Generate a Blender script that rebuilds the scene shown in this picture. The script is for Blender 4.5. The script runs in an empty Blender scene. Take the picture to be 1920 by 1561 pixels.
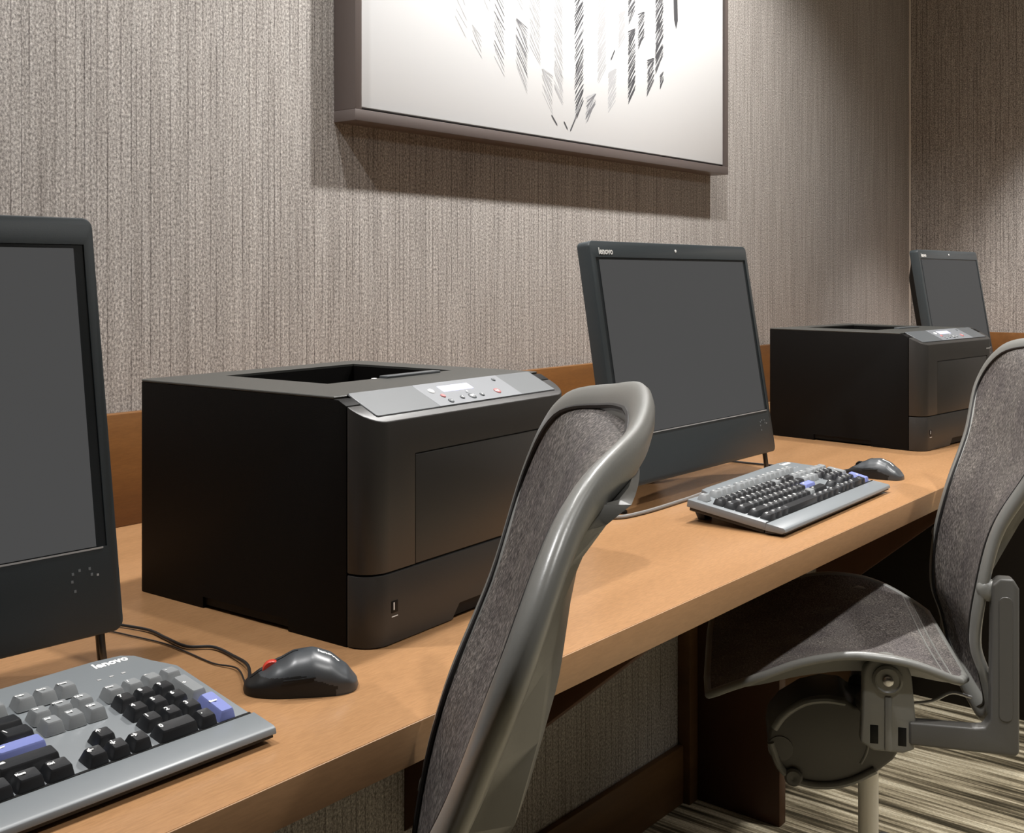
import bpy, bmesh, math, random
from mathutils import Vector, Matrix
random.seed(7)
C = bpy.context.scene.collection
PI = math.pi
sin, cos, rad = math.sin, math.cos, math.radians

# ------------------------------------------------------------------ materials
def new_mat(name):
    m = bpy.data.materials.new(name); m.use_nodes = True
    nt = m.node_tree; b = nt.nodes['Principled BSDF']
    return m, nt, b

def plain(name, col, rough=.5, metal=0, spec=.5, emit=None, estr=0, grain=0, gscale=900, coat=0):
    m, nt, b = new_mat(name)
    b.inputs['Base Color'].default_value = (*col, 1)
    b.inputs['Roughness'].default_value = rough
    b.inputs['Metallic'].default_value = metal
    b.inputs['Specular IOR Level'].default_value = spec
    b.inputs['Coat Weight'].default_value = coat
    if emit:
        b.inputs['Emission Color'].default_value = (*emit, 1)
        b.inputs['Emission Strength'].default_value = estr
    # fine moulded-plastic grain: a procedural variation of roughness and relief
    tc = nt.nodes.new('ShaderNodeTexCoord'); nz = nt.nodes.new('ShaderNodeTexNoise')
    nz.inputs['Scale'].default_value = gscale; nz.inputs['Detail'].default_value = 2
    nt.links.new(tc.outputs['Object'], nz.inputs['Vector'])
    if grain:
        bp = nt.nodes.new('ShaderNodeBump'); bp.inputs['Strength'].default_value = grain
        bp.inputs['Distance'].default_value = .0004
        nt.links.new(nz.outputs['Fac'], bp.inputs['Height']); nt.links.new(bp.outputs['Normal'], b.inputs['Normal'])
    return m

def ramp(nt, stops, interp='LINEAR'):
    r = nt.nodes.new('ShaderNodeValToRGB'); r.color_ramp.interpolation = interp
    e = r.color_ramp.elements
    while len(e) < len(stops): e.new(.5)
    for el, (p, c) in zip(e, stops):
        el.position = p; el.color = (*c, 1)
    return r

def mapped(nt, scale, rot=(0, 0, 0)):
    tc = nt.nodes.new('ShaderNodeTexCoord'); mp = nt.nodes.new('ShaderNodeMapping')
    mp.inputs['Scale'].default_value = scale; mp.inputs['Rotation'].default_value = rot
    nt.links.new(tc.outputs['Object'], mp.inputs['Vector'])
    return mp

def noise(nt, vec, scale=1, detail=3, rough=.5):
    n = nt.nodes.new('ShaderNodeTexNoise')
    n.inputs['Scale'].default_value = scale; n.inputs['Detail'].default_value = detail
    n.inputs['Roughness'].default_value = rough
    nt.links.new(vec, n.inputs['Vector'])
    return n

def mixc(nt, a, b, fac, mode='MIX'):
    m = nt.nodes.new('ShaderNodeMix'); m.data_type = 'RGBA'; m.blend_type = mode
    for s, v in (('Factor', fac), ('A', a), ('B', b)):
        sock = [i for i in m.inputs if i.name == s and (i.type == 'RGBA' or s == 'Factor')][0]
        if hasattr(v, 'links'): nt.links.new(v, sock)
        elif isinstance(v, (int, float)): sock.default_value = v
        else: sock.default_value = (*v, 1)
    return [o for o in m.outputs if o.type == 'RGBA'][0]

def wallpaper(name):
    """woven string wallpaper: vertical threads, darker pin lines, speckle"""
    m, nt, b = new_mat(name)
    v1 = mapped(nt, (260, 260, 5)); n1 = noise(nt, v1.outputs[0], 1, 3, .6)        # threads
    v2 = mapped(nt, (300, 300, 210)); n2 = noise(nt, v2.outputs[0], 1, 2, .75)     # speckle
    v3 = mapped(nt, (30, 30, .7)); n3 = noise(nt, v3.outputs[0], 1, 2, .5)         # broad streaks
    v4 = mapped(nt, (70, 70, 7)); n4 = noise(nt, v4.outputs[0], 1, 2, .6)          # breaks in the pin lines
    r1 = ramp(nt, [(.25, (.255, .234, .215)), (.52, (.335, .312, .290)), (.75, (.42, .397, .372))])
    nt.links.new(n1.outputs['Fac'], r1.inputs['Fac'])
    r2 = ramp(nt, [(.30, (.36, .35, .35)), (.5, (.98, .98, .98)), (.69, (1.75, 1.75, 1.75))])
    nt.links.new(n2.outputs['Fac'], r2.inputs['Fac'])
    r3 = ramp(nt, [(.3, (.94, .94, .94)), (.7, (1.06, 1.06, 1.06))]); nt.links.new(n3.outputs['Fac'], r3.inputs['Fac'])
    tc = nt.nodes.new('ShaderNodeTexCoord'); sx = nt.nodes.new('ShaderNodeSeparateXYZ'); nt.links.new(tc.outputs['Object'], sx.inputs[0])
    ad = nt.nodes.new('ShaderNodeMath'); ad.operation = 'ADD'; nt.links.new(sx.outputs[0], ad.inputs[0]); nt.links.new(sx.outputs[1], ad.inputs[1])
    vo = nt.nodes.new('ShaderNodeTexVoronoi'); vo.voronoi_dimensions = '1D'; vo.feature = 'DISTANCE_TO_EDGE'; vo.inputs['Scale'].default_value = 62
    nt.links.new(ad.outputs[0], vo.inputs['W'])
    r4 = ramp(nt, [(.035, (.50, .48, .48)), (.085, (1, 1, 1))]); nt.links.new(vo.outputs['Distance'], r4.inputs['Fac'])
    r5 = ramp(nt, [(.38, (.15, .15, .15)), (.58, (1, 1, 1))]); nt.links.new(n4.outputs['Fac'], r5.inputs['Fac'])
    c = mixc(nt, r1.outputs[0], r2.outputs[0], 1, 'MULTIPLY')
    c = mixc(nt, c, r3.outputs[0], 1, 'MULTIPLY')
    c = mixc(nt, c, r4.outputs[0], r5.outputs[0], 'MULTIPLY')
    nt.links.new(c, b.inputs['Base Color'])
    b.inputs['Roughness'].default_value = .75; b.inputs['Specular IOR Level'].default_value = .25
    bp = nt.nodes.new('ShaderNodeBump'); bp.inputs['Strength'].default_value = .35; bp.inputs['Distance'].default_value = .002
    nt.links.new(n1.outputs['Fac'], bp.inputs['Height']); nt.links.new(bp.outputs['Normal'], b.inputs['Normal'])
    return m

def wood(name, dark, mid, light, scale=(1.3, 26, 26), rough=.4, spec=.4, grain=.5):
    m, nt, b = new_mat(name)
    v = mapped(nt, scale); n = noise(nt, v.outputs[0], 1, 5, .6)
    r = ramp(nt, [(.3, dark), (.5, mid), (.72, light)]); nt.links.new(n.outputs['Fac'], r.inputs['Fac'])
    v2 = mapped(nt, (60, 420, 420)); n2 = noise(nt, v2.outputs[0], 1, 2, .6)
    r2 = ramp(nt, [(.35, (.86, .86, .86)), (.65, (1.1, 1.1, 1.1))]); nt.links.new(n2.outputs['Fac'], r2.inputs['Fac'])
    c = mixc(nt, r.outputs[0], r2.outputs[0], grain, 'MULTIPLY')
    nt.links.new(c, b.inputs['Base Color'])
    b.inputs['Roughness'].default_value = rough; b.inputs['Specular IOR Level'].default_value = spec
    return m

def carpet_mat():
    m, nt, b = new_mat('striated_carpet')
    v = mapped(nt, (42, 1.7, 1), (0, 0, rad(7))); n = noise(nt, v.outputs[0], 1, 4, .62)
    r = ramp(nt, [(.38, (.05, .042, .026)), (.46, (.16, .132, .085)), (.53, (.42, .36, .245)), (.62, (.68, .61, .45))])
    nt.links.new(n.outputs['Fac'], r.inputs['Fac'])
    v2 = mapped(nt, (700, 160, 1), (0, 0, rad(7))); n2 = noise(nt, v2.outputs[0], 1, 2, .7)
    r2 = ramp(nt, [(.3, (.45, .45, .45)), (.7, (1.4, 1.4, 1.4))]); nt.links.new(n2.outputs['Fac'], r2.inputs['Fac'])
    nt.links.new(mixc(nt, r.outputs[0], r2.outputs[0], .8, 'MULTIPLY'), b.inputs['Base Color'])
    b.inputs['Roughness'].default_value = .95; b.inputs['Specular IOR Level'].default_value = .1
    return m

def mesh_fabric(name='woven_mesh'):
    m, nt, b = new_mat(name)
    v = mapped(nt, (420, 420, 130)); n = noise(nt, v.outputs[0], 1, 2, .7)
    r = ramp(nt, [(.30, (.022, .020, .019)), (.5, (.085, .076, .071)), (.70, (.24, .215, .20))])
    nt.links.new(n.outputs['Fac'], r.inputs['Fac'])
    v2 = mapped(nt, (14, 14, 8)); n2 = noise(nt, v2.outputs[0], 1, 2, .5)
    r2 = ramp(nt, [(.35, (.8, .78, .80)), (.65, (1.15, 1.15, 1.12))]); nt.links.new(n2.outputs['Fac'], r2.inputs['Fac'])
    nt.links.new(mixc(nt, r.outputs[0], r2.outputs[0], 1, 'MULTIPLY'), b.inputs['Base Color'])
    b.inputs['Roughness'].default_value = .7; b.inputs['Specular IOR Level'].default_value = .3
    bp = nt.nodes.new('ShaderNodeBump'); bp.inputs['Strength'].default_value = .4; bp.inputs['Distance'].default_value = .001
    nt.links.new(n.outputs['Fac'], bp.inputs['Height']); nt.links.new(bp.outputs['Normal'], b.inputs['Normal'])
    return m

M = dict(
    wall=wallpaper('string_wallpaper'),
    desk=wood('beech_laminate', (.305, .163, .074), (.34, .184, .085), (.372, .205, .098), (1.2, 9, 9), .27, .5, .6),
    edge=wood('beech_edge_band', (.27, .15, .07), (.30, .168, .08), (.325, .185, .09), (1.2, 9, 9), .45, .4, .5),
    splash=wood('cherry_board', (.125, .052, .0135), (.165, .070, .018), (.205, .09, .025), (1.6, 20, 20), .42, .4, .6),
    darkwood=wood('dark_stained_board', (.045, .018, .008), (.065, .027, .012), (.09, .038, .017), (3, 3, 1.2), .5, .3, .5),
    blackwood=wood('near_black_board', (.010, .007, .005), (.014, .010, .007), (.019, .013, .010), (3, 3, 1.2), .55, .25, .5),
    basewood=wood('walnut_base_board', (.085, .042, .016), (.11, .055, .021), (.14, .072, .028), (1.2, 16, 16), .5, .3, .5),
    carpet=carpet_mat(),
    paint=plain('white_ceiling_paint', (.55, .545, .535), .9),
    roomwall=plain('taupe_wall_paint', (.12, .11, .10), .9),
    trim=plain('pale_corner_trim', (.78, .74, .68), .6),
    black=plain('black_plastic', (.0045, .0040, .0036), .55, spec=.12, grain=.25),
    blackgloss=plain('black_recess', (.004, .004, .004), .5, spec=.2),
    toplit=plain('black_plastic_lit_top', (.046, .047, .043), .4, spec=.5, grain=.15),  # the body's black plastic, lightened to paint in the light from above
    keyglare=plain('black_keycap_glare', (.21, .22, .225), .38, spec=.5, grain=.1),  # black keycaps with the glare on them painted into the colour
    charcoal=plain('charcoal_plastic', (.028, .0265, .0245), .42, spec=.45, grain=.15),
    panel=plain('grey_control_panel', (.088, .096, .102), .36, spec=.5),
    panel2=plain('pale_control_panel', (.18, .19, .205), .36, spec=.5),
    bezel=plain('blue_black_bezel', (.036, .045, .050), .38, spec=.45, grain=.1),
    bezel2=plain('blue_black_recess', (.017, .022, .026), .35, spec=.4),
    display=plain('lit_grey_screen', (.01, .01, .01), .5, spec=.03, emit=(.066, .066, .066), estr=1),
    displayblack=plain('unlit_screen_area', (.001, .001, .001), .6, spec=.05),
    lcd=plain('lit_lcd', (.2, .2, .25), .4, emit=(.75, .76, 1.0), estr=.9),
    white=plain('white_print', (.82, .82, .80), .5),
    grey_line=plain('silver_line', (.50, .50, .50), .35, metal=.3),
    red=plain('red_plastic', (.62, .055, .035), .35),
    redprint=plain('red_button', (.42, .13, .13), .4),
    key=plain('black_keycap', (.016, .017, .019), .34, spec=.5, grain=.1),
    keyblue=plain('periwinkle_keycap', (.17, .20, .45), .42, spec=.45),
    kbody=plain('grey_keyboard_shell', (.175, .19, .20), .36, spec=.55),
    kunder=plain('keyboard_underside', (.018, .018, .018), .5),
    mouse=plain('graphite_mouse_shell', (.046, .051, .056), .36, spec=.55),
    sidegrip=plain('black_side_grip', (.010, .010, .010), .5, spec=.35),
    cable=plain('cable_rubber', (.014, .013, .013), .45),
    cable2=plain('grey_cable_rubber', (.17, .16, .15), .45),
    steel=plain('steel_wire', (.10, .10, .10), .3, metal=.9),
    chrome=plain('bright_bolt', (.55, .55, .55), .25, metal=1),
    gas=plain('satin_column', (.90, .87, .80), .35, metal=0),
    frame=plain('graphite_chair_frame', (.175, .175, .163), .34, spec=.55, grain=.12, gscale=500),
    pad=plain('graphite_lumbar_pad', (.115, .114, .105), .36, spec=.5, grain=.12, gscale=500),
    mech=plain('graphite_mechanism', (.075, .072, .066), .42, spec=.45, grain=.2, gscale=500),
    piping=plain('dark_piping', (.012, .011, .011), .5),
    meshf=mesh_fabric(),
    bronze=plain('bronze_picture_frame', (.105, .085, .078), .38, spec=.5),
    canvas=plain('white_canvas', (.66, .665, .67), .6, spec=.3),
    ink1=plain('pale_grey_ink', (.36, .36, .37), .8),
    ink2=plain('mid_grey_ink', (.14, .14, .15), .8),
    ink3=plain('dark_ink', (.045, .045, .05), .8),
)

# ------------------------------------------------------------------ mesh helpers
def finish(bm, angle=38):
    bmesh.ops.recalc_face_normals(bm, faces=bm.faces)

def obj(name, bm, mat, parent=None, angle=38, smooth=True):
    finish(bm)
    me = bpy.data.meshes.new(name); bm.to_mesh(me); bm.free()
    mats = mat if isinstance(mat, (list, tuple)) else [mat]
    for m in mats: me.materials.append(M[m])
    if smooth:
        me.polygons.foreach_set('use_smooth', [True] * len(me.polygons))
        me.set_sharp_from_angle(angle=rad(angle))
    o = bpy.data.objects.new(name, me); C.objects.link(o)
    if parent: o.parent = parent
    return o

def thing(name, label, cat, loc=(0, 0, 0), rz=0, group=None):
    o = bpy.data.objects.new(name, None); C.objects.link(o)
    o.location = loc; o.rotation_euler = (0, 0, rz)
    o.empty_display_size = .1
    o['label'] = label; o['category'] = cat
    if group: o['group'] = group
    return o

def tag(o, label, cat, group=None):
    o['label'] = label; o['category'] = cat
    if group: o['group'] = group
    return o

def struct(o):
    o['kind'] = 'structure'; return o

def bevel(bm, w, seg=2, ang=30):
    ed = [e for e in bm.edges if len(e.link_faces) == 2 and e.calc_face_angle(0) > rad(ang)]
    if ed: bmesh.ops.bevel(bm, geom=ed, offset=w, segments=seg, affect='EDGES', profile=.5, clamp_overlap=True)

def box(bm, a, b, bev=0, seg=2):
    t = bmesh.new()
    r = bmesh.ops.create_cube(t, size=1)
    for v in t.verts:
        v.co = Vector([(a[i] + b[i]) / 2 + v.co[i] * (b[i] - a[i]) for i in range(3)])
    if bev: bevel(t, bev, seg)
    return merge(bm, t)

def merge(bm, t, mat=None):
    me = bpy.data.meshes.new('tmp'); t.to_mesh(me); t.free()
    n = len(bm.faces)
    bm.from_mesh(me); bpy.data.meshes.remove(me)
    if mat is not None:
        bm.faces.ensure_lookup_table()
        for f in bm.faces[n:]: f.material_index = mat
    return bm

def B(): return bmesh.new()

def boxb(a, b, bev=0, seg=2): return box(B(), a, b, bev, seg)

def prism(pts, axis, lo, hi, bev=0, seg=2):
    """extrude an outline; pts are pairs in the two other axes (x,y)->z, (x,z)->y, (y,z)->x"""
    t = bmesh.new()
    def P(p, h):
        return {'z': (p[0], p[1], h), 'y': (p[0], h, p[1]), 'x': (h, p[0], p[1])}[axis]
    lo_v = [t.verts.new(P(p, lo)) for p in pts]; hi_v = [t.verts.new(P(p, hi)) for p in pts]
    n = len(pts)
    t.faces.new(lo_v); t.faces.new(hi_v[::-1])
    for i in range(n): t.faces.new((lo_v[i], hi_v[i], hi_v[(i + 1) % n], lo_v[(i + 1) % n]))
    bmesh.ops.recalc_face_normals(t, faces=t.faces)
    if bev: bevel(t, bev, seg)
    return t

def arc(cx, cy, r, a0, a1, n=6):
    return [(cx + r * cos(rad(a0 + (a1 - a0) * i / n)), cy + r * sin(rad(a0 + (a1 - a0) * i / n))) for i in range(n + 1)]

def rrect(x0, y0, x1, y1, r, n=5):
    return (arc(x1 - r, y0 + r, r, -90, 0, n) + arc(x1 - r, y1 - r, r, 0, 90, n)
            + arc(x0 + r, y1 - r, r, 90, 180, n) + arc(x0 + r, y0 + r, r, 180, 270, n))

def clip(bm, co, no):
    r = bmesh.ops.bisect_plane(bm, geom=bm.verts[:] + bm.edges[:] + bm.faces[:], plane_co=co, plane_no=no, clear_outer=True)
    ed = [e for e in r['geom_cut'] if isinstance(e, bmesh.types.BMEdge)]
    if ed: bmesh.ops.contextual_create(bm, geom=ed)
    return bm

def cut(o, cutter):
    """carve a closed cutter out of an object's mesh"""
    bmesh.ops.recalc_face_normals(cutter, faces=cutter.faces)
    me = bpy.data.meshes.new('cutter'); cutter.to_mesh(me); cutter.free()
    k = bpy.data.objects.new('cutter', me); C.objects.link(k)
    par = o.parent; o.parent = None
    md = o.modifiers.new('cut', 'BOOLEAN'); md.operation = 'DIFFERENCE'; md.object = k; md.solver = 'EXACT'
    dg = bpy.context.evaluated_depsgraph_get(); dg.update()
    nm = bpy.data.meshes.new_from_object(o.evaluated_get(dg), preserve_all_data_layers=True, depsgraph=dg)
    o.modifiers.clear(); old = o.data; nm.name = old.name + '_cut'; o.data = nm
    bpy.data.objects.remove(k); bpy.data.meshes.remove(me); bpy.data.meshes.remove(old)
    nm.polygons.foreach_set('use_smooth', [True] * len(nm.polygons)); nm.set_sharp_from_angle(angle=rad(35))
    o.parent = par
    return o

def catmull(P, n=6):
    P = [Vector(p) for p in P]
    Q = [2 * P[0] - P[1]] + P + [2 * P[-1] - P[-2]]; out = []
    for i in range(1, len(Q) - 2):
        a, b, c, d = Q[i - 1:i + 3]
        for k in range(n):
            t = k / n
            out.append(.5 * (2 * b + (c - a) * t + (2 * a - 5 * b + 4 * c - d) * t * t + (3 * b - a - 3 * c + d) * t ** 3))
    out.append(P[-1]); return out

def tube(bm, pts, r, n=10, r2=None, nrm=None, cap=True):
    """sweep a round or elliptic section along points; r across, r2 along the guide normal"""
    t = bmesh.new(); pts = [Vector(p) for p in pts]; rings = []; prev = Vector((0, 0, 1)) if nrm is None else Vector(nrm)
    N = len(pts)
    for i, p in enumerate(pts):
        T = (pts[min(i + 1, N - 1)] - pts[max(i - 1, 0)]).normalized()
        g = prev if nrm is None else Vector(nrm)
        g = g - T * g.dot(T)
        if g.length < 1e-3: g = T.orthogonal()
        g.normalize(); s = T.cross(g)
        if nrm is None: prev = g
        ra = r(i / (N - 1)) if callable(r) else r
        rb = ra if r2 is None else (r2(i / (N - 1)) if callable(r2) else r2)
        rings.append([t.verts.new(p + s * ra * cos(2 * PI * k / n) + g * rb * sin(2 * PI * k / n)) for k in range(n)])
    for a, b in zip(rings[:-1], rings[1:]):
        for k in range(n): t.faces.new((a[k], a[(k + 1) % n], b[(k + 1) % n], b[k]))
    if cap: t.faces.new(rings[0][::-1]); t.faces.new(rings[-1])
    return merge(bm, t)

def tubeb(*a, **k): return tube(B(), *a, **k)

def lathe(bm, prof, axis='z', at=(0, 0, 0), n=24):
    t = bmesh.new(); rings = []
    for r, h in prof:
        ring = []
        for k in range(n):
            a = 2 * PI * k / n; p, q = r * cos(a), r * sin(a)
            co = {'z': (p, q, h), 'x': (h, p, q), 'y': (p, h, q)}[axis]
            ring.append(t.verts.new(Vector(co) + Vector(at)))
        rings.append(ring)
    for a, b in zip(rings[:-1], rings[1:]):
        for k in range(n): t.faces.new((a[k], a[(k + 1) % n], b[(k + 1) % n], b[k]))
    t.faces.new(rings[0]); t.faces.new(rings[-1])
    bmesh.ops.recalc_face_normals(t, faces=t.faces)
    return merge(bm, t)

def grid(rows, solid=0):
    t = bmesh.new(); V = [[t.verts.new(p) for p in row] for row in rows]
    for a, b in zip(V[:-1], V[1:]):
        for k in range(len(a) - 1): t.faces.new((a[k], a[k + 1], b[k + 1], b[k]))
    if solid:
        bmesh.ops.recalc_face_normals(t, faces=t.faces)
        bmesh.ops.solidify(t, geom=t.faces[:], thickness=solid)
    return t

_text = {}
def text_bm(s, size, mat4=None, bold=0):
    """flat lettering, centred on the origin in the xy plane, as mesh"""
    key = (s, size, bold)
    if key not in _text:
        cu = bpy.data.curves.new('lettering', 'FONT'); cu.body = s; cu.size = size
        cu.align_x = 'CENTER'; cu.align_y = 'CENTER'; cu.resolution_u = 2; cu.offset = bold; cu.extrude = .00008
        o = bpy.data.objects.new('lettering', cu); C.objects.link(o)
        dg = bpy.context.evaluated_depsgraph_get(); dg.update()
        me = bpy.data.meshes.new_from_object(o.evaluated_get(dg)); bpy.data.objects.remove(o); bpy.data.curves.remove(cu)
        me.materials.clear(); _text[key] = me
    bm = bmesh.new(); bm.from_mesh(_text[key])
    if mat4 is not None: bm.transform(mat4)
    return bm

def dup(o, loc=None, rz=None, label=None, group=None):
    """copy a thing, its parts and their sub-parts"""
    r = o.copy(); C.objects.link(r)
    if loc: r.location = loc
    if rz is not None: r.rotation_euler = (0, 0, rz)
    if label: r['label'] = label
    if group: r['group'] = group
    for ch in list(o.children):
        c = ch.copy(); C.objects.link(c); c.parent = r
        for g in list(ch.children):
            d = g.copy(); C.objects.link(d); d.parent = c
    return r

ZD = .74                                   # desk top
YS, YW, XR = 1.5217, 1.540, 4.634          # splash face, wall face, right wall face
YE = .6608                                 # desk front edge
YM = 1.20                                  # low wall under the desk

# ------------------------------------------------------------------ the setting
struct(obj('floor', boxb((-2.5, -3.5, -.1), (XR + .1, YW + .1, 0)), 'carpet'))
struct(obj('ceiling', boxb((-2.5, -3.5, 2.6), (XR + .1, YW + .1, 2.7)), 'paint'))
struct(obj('wall_back', boxb((-2.5, YW, 0), (XR + .1, YW + .1, 2.6)), 'wall'))
struct(obj('wall_right', boxb((XR, -3.5, 0), (XR + .1, YW, 2.6)), 'wall'))
struct(obj('wall_left', boxb((-2.6, -3.5, 0), (-2.5, YW + .1, 2.6)), 'roomwall'))
struct(obj('wall_front', boxb((-2.6, -3.6, 0), (XR + .1, -3.5, 2.6)), 'roomwall'))
struct(obj('wall_knee', boxb((-2.5, YM, 0), (XR, YM + .05, .704)), 'wall'))
struct(obj('baseboard_knee', boxb((-2.5, YM - .014, 0), (XR, YM, .124), .002), 'basewood'))
struct(obj('trim_1', boxb((XR - .006, YW - .006, ZD + .18), (XR, YW, 2.6), .001), 'trim'))
s1 = struct(obj('trim_2', boxb((-2.5, YS, ZD), (XR, YW, ZD + .1768), .0015), 'splash'))
s2 = struct(obj('trim_3', boxb((XR - .018, YE, ZD), (XR, YS, ZD + .1768), .0015), 'splash'))

top = thing('worktop', 'long continuous beech laminate worktop running along the papered wall', 'worktop', (0, 0, ZD))
obj('top_panel', boxb((-2.5, YE + .002, -.0356), (XR, YW, 0)), 'desk', top)
obj('edge_band', boxb((-2.5, YE, -.0356), (XR, YE + .002, 0), .0006), 'edge', top)

def bracket(x, label):
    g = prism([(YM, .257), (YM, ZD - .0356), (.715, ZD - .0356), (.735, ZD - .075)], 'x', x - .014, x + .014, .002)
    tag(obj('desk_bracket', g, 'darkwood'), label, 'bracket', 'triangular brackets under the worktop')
bracket(1.30, 'dark triangular bracket under the worktop beside the nearest chair')
bracket(2.90, 'dark triangular bracket under the worktop behind the far mesh chair')
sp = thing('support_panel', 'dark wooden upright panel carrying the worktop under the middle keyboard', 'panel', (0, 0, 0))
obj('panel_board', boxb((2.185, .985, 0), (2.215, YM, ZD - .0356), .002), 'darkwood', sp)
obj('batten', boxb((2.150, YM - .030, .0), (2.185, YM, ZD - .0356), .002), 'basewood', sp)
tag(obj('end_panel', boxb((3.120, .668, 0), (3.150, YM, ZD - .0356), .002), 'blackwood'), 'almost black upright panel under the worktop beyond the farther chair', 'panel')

# ------------------------------------------------------------------ framed picture
pic = thing('framed_picture', 'white abstract pencil-stroke picture in a thin bronze frame on the wall', 'picture', (1.457, YW, 1.421))
PW, PH, PD = 1.492, 1.02, .057
fr = B()
for a, b in (((0, -PD, 0), (PW, 0, .0215)), ((0, -PD, PH - .0215), (PW, 0, PH)), ((0, -PD, .0215), (.0175, 0, PH - .0215)), ((PW - .0175, -PD, .0215), (PW, 0, PH - .0215))):
    box(fr, a, b, .001)
obj('frame', fr, 'bronze', pic)
obj('backing', boxb((.0175, -.022, .0215), (PW - .0175, -.004, PH - .0215)), 'blackgloss', pic)
cv = obj('canvas', boxb((.0205, -.050, .0275), (PW - .0205, -.022, PH - .025), .001), 'canvas', pic)
# bands of slanted strokes: x0, x1, z0, z1, ink, coverage, lean
cols = [(1.75, 1.79, 1.63, 1.95, 0, .28, -1), (1.803, 1.842, 1.594, 1.65, 0, .5, -1), (1.81, 1.87, 1.70, 2.0, 1, .42, -1), (1.878, 1.919, 1.566, 1.95, 1, .55, -1),
        (1.955, 2.004, 1.54, 1.69, 1, .8, -1), (1.945, 1.985, 1.72, 2.0, 1, .4, -1), (2.006, 2.051, 1.61, 2.0, 0, .95, -1), (2.053, 2.098, 1.503, 1.592, 0, 1.0, -1),
        (2.100, 2.139, 1.53, 2.05, 0, 1.1, -1), (2.182, 2.225, 1.503, 2.1, 2, 1.0, 1), (2.280, 2.322, 1.60, 2.0, 0, 1.5, 1), (2.229, 2.277, 1.498, 1.563, 1, 1.5, 1),
        (2.327, 2.368, 1.533, 1.635, 0, 1.5, 1), (2.373, 2.410, 1.697, 1.786, 0, 1.3, 1), (2.418, 2.458, 1.565, 1.75, 2, 1.35, 1), (2.418, 2.458, 1.765, 2.1, 2, 1.1, 1),
        (2.466, 2.502, 1.71, 1.80, 2, 1.2, 1), (2.510, 2.550, 1.595, 1.688, 2, 1.5, 1), (2.552, 2.597, 1.66, 2.15, 2, 1.7, 1), (2.575, 2.597, 1.622, 1.66, 2, 1.7, 1)]
ink = B()
def stroke(x0, z0, x1, z1, w, k, lift):
    d = Vector((x1 - x0, 0, z1 - z0)); L = d.length; n = Vector((-d.z, 0, d.x)) / L * w / 2
    P, Q = Vector((x0 - 1.457, 0, z0 - 1.421)), Vector((x1 - 1.457, 0, z1 - 1.421))
    v = [ink.verts.new(Vector((p.x, -.0502 - lift, p.z))) for p in (P, P + d * .12 + n, P + d * .85 + n * .9, Q, P + d * .85 - n * .9, P + d * .12 - n)]
    f = ink.faces.new(v); f.material_index = k
si = 0
for x0, x1, z0, z1, k, cov, lean in cols:
    w = x1 - x0; z = z0
    while z < z1:
        si += 1
        h = w * random.uniform(.8, 1.25); a = random.uniform(-.02, .12) * w; b_ = random.uniform(-.02, .12) * w
        kk = k if random.random() < .75 else max(0, k - 1)
        lo, hi = z - h * .1, min(z + h, z1 + .008)
        if hi - lo > .006:
            if lean < 0: stroke(x0 + a, hi, x1 - b_, lo, random.uniform(.0016, .0028), kk, .00002 * (si % 9))
            else: stroke(x0 + a, lo, x1 - b_, hi, random.uniform(.0020, .0040), kk, .00002 * (si % 9))
        z += .0066 / cov * random.uniform(.6, 1.3)
for a in ((2.14, 1.49, 2.156, 1.472), (2.165, 1.468, 2.19, 1.505), (2.09, 1.50, 2.115, 1.477), (2.34, 1.66, 2.36, 1.69), (2.19, 1.50, 2.222, 1.55), (2.655, 1.95, 2.662, 1.79)):
    stroke(*a, .0045 if a[0] < 2.6 else .022, 2, .0002)
st = obj('pencil_strokes', ink, ['ink1', 'ink2', 'ink3'], pic, smooth=False)
st['kind'] = 'stuff'

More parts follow.
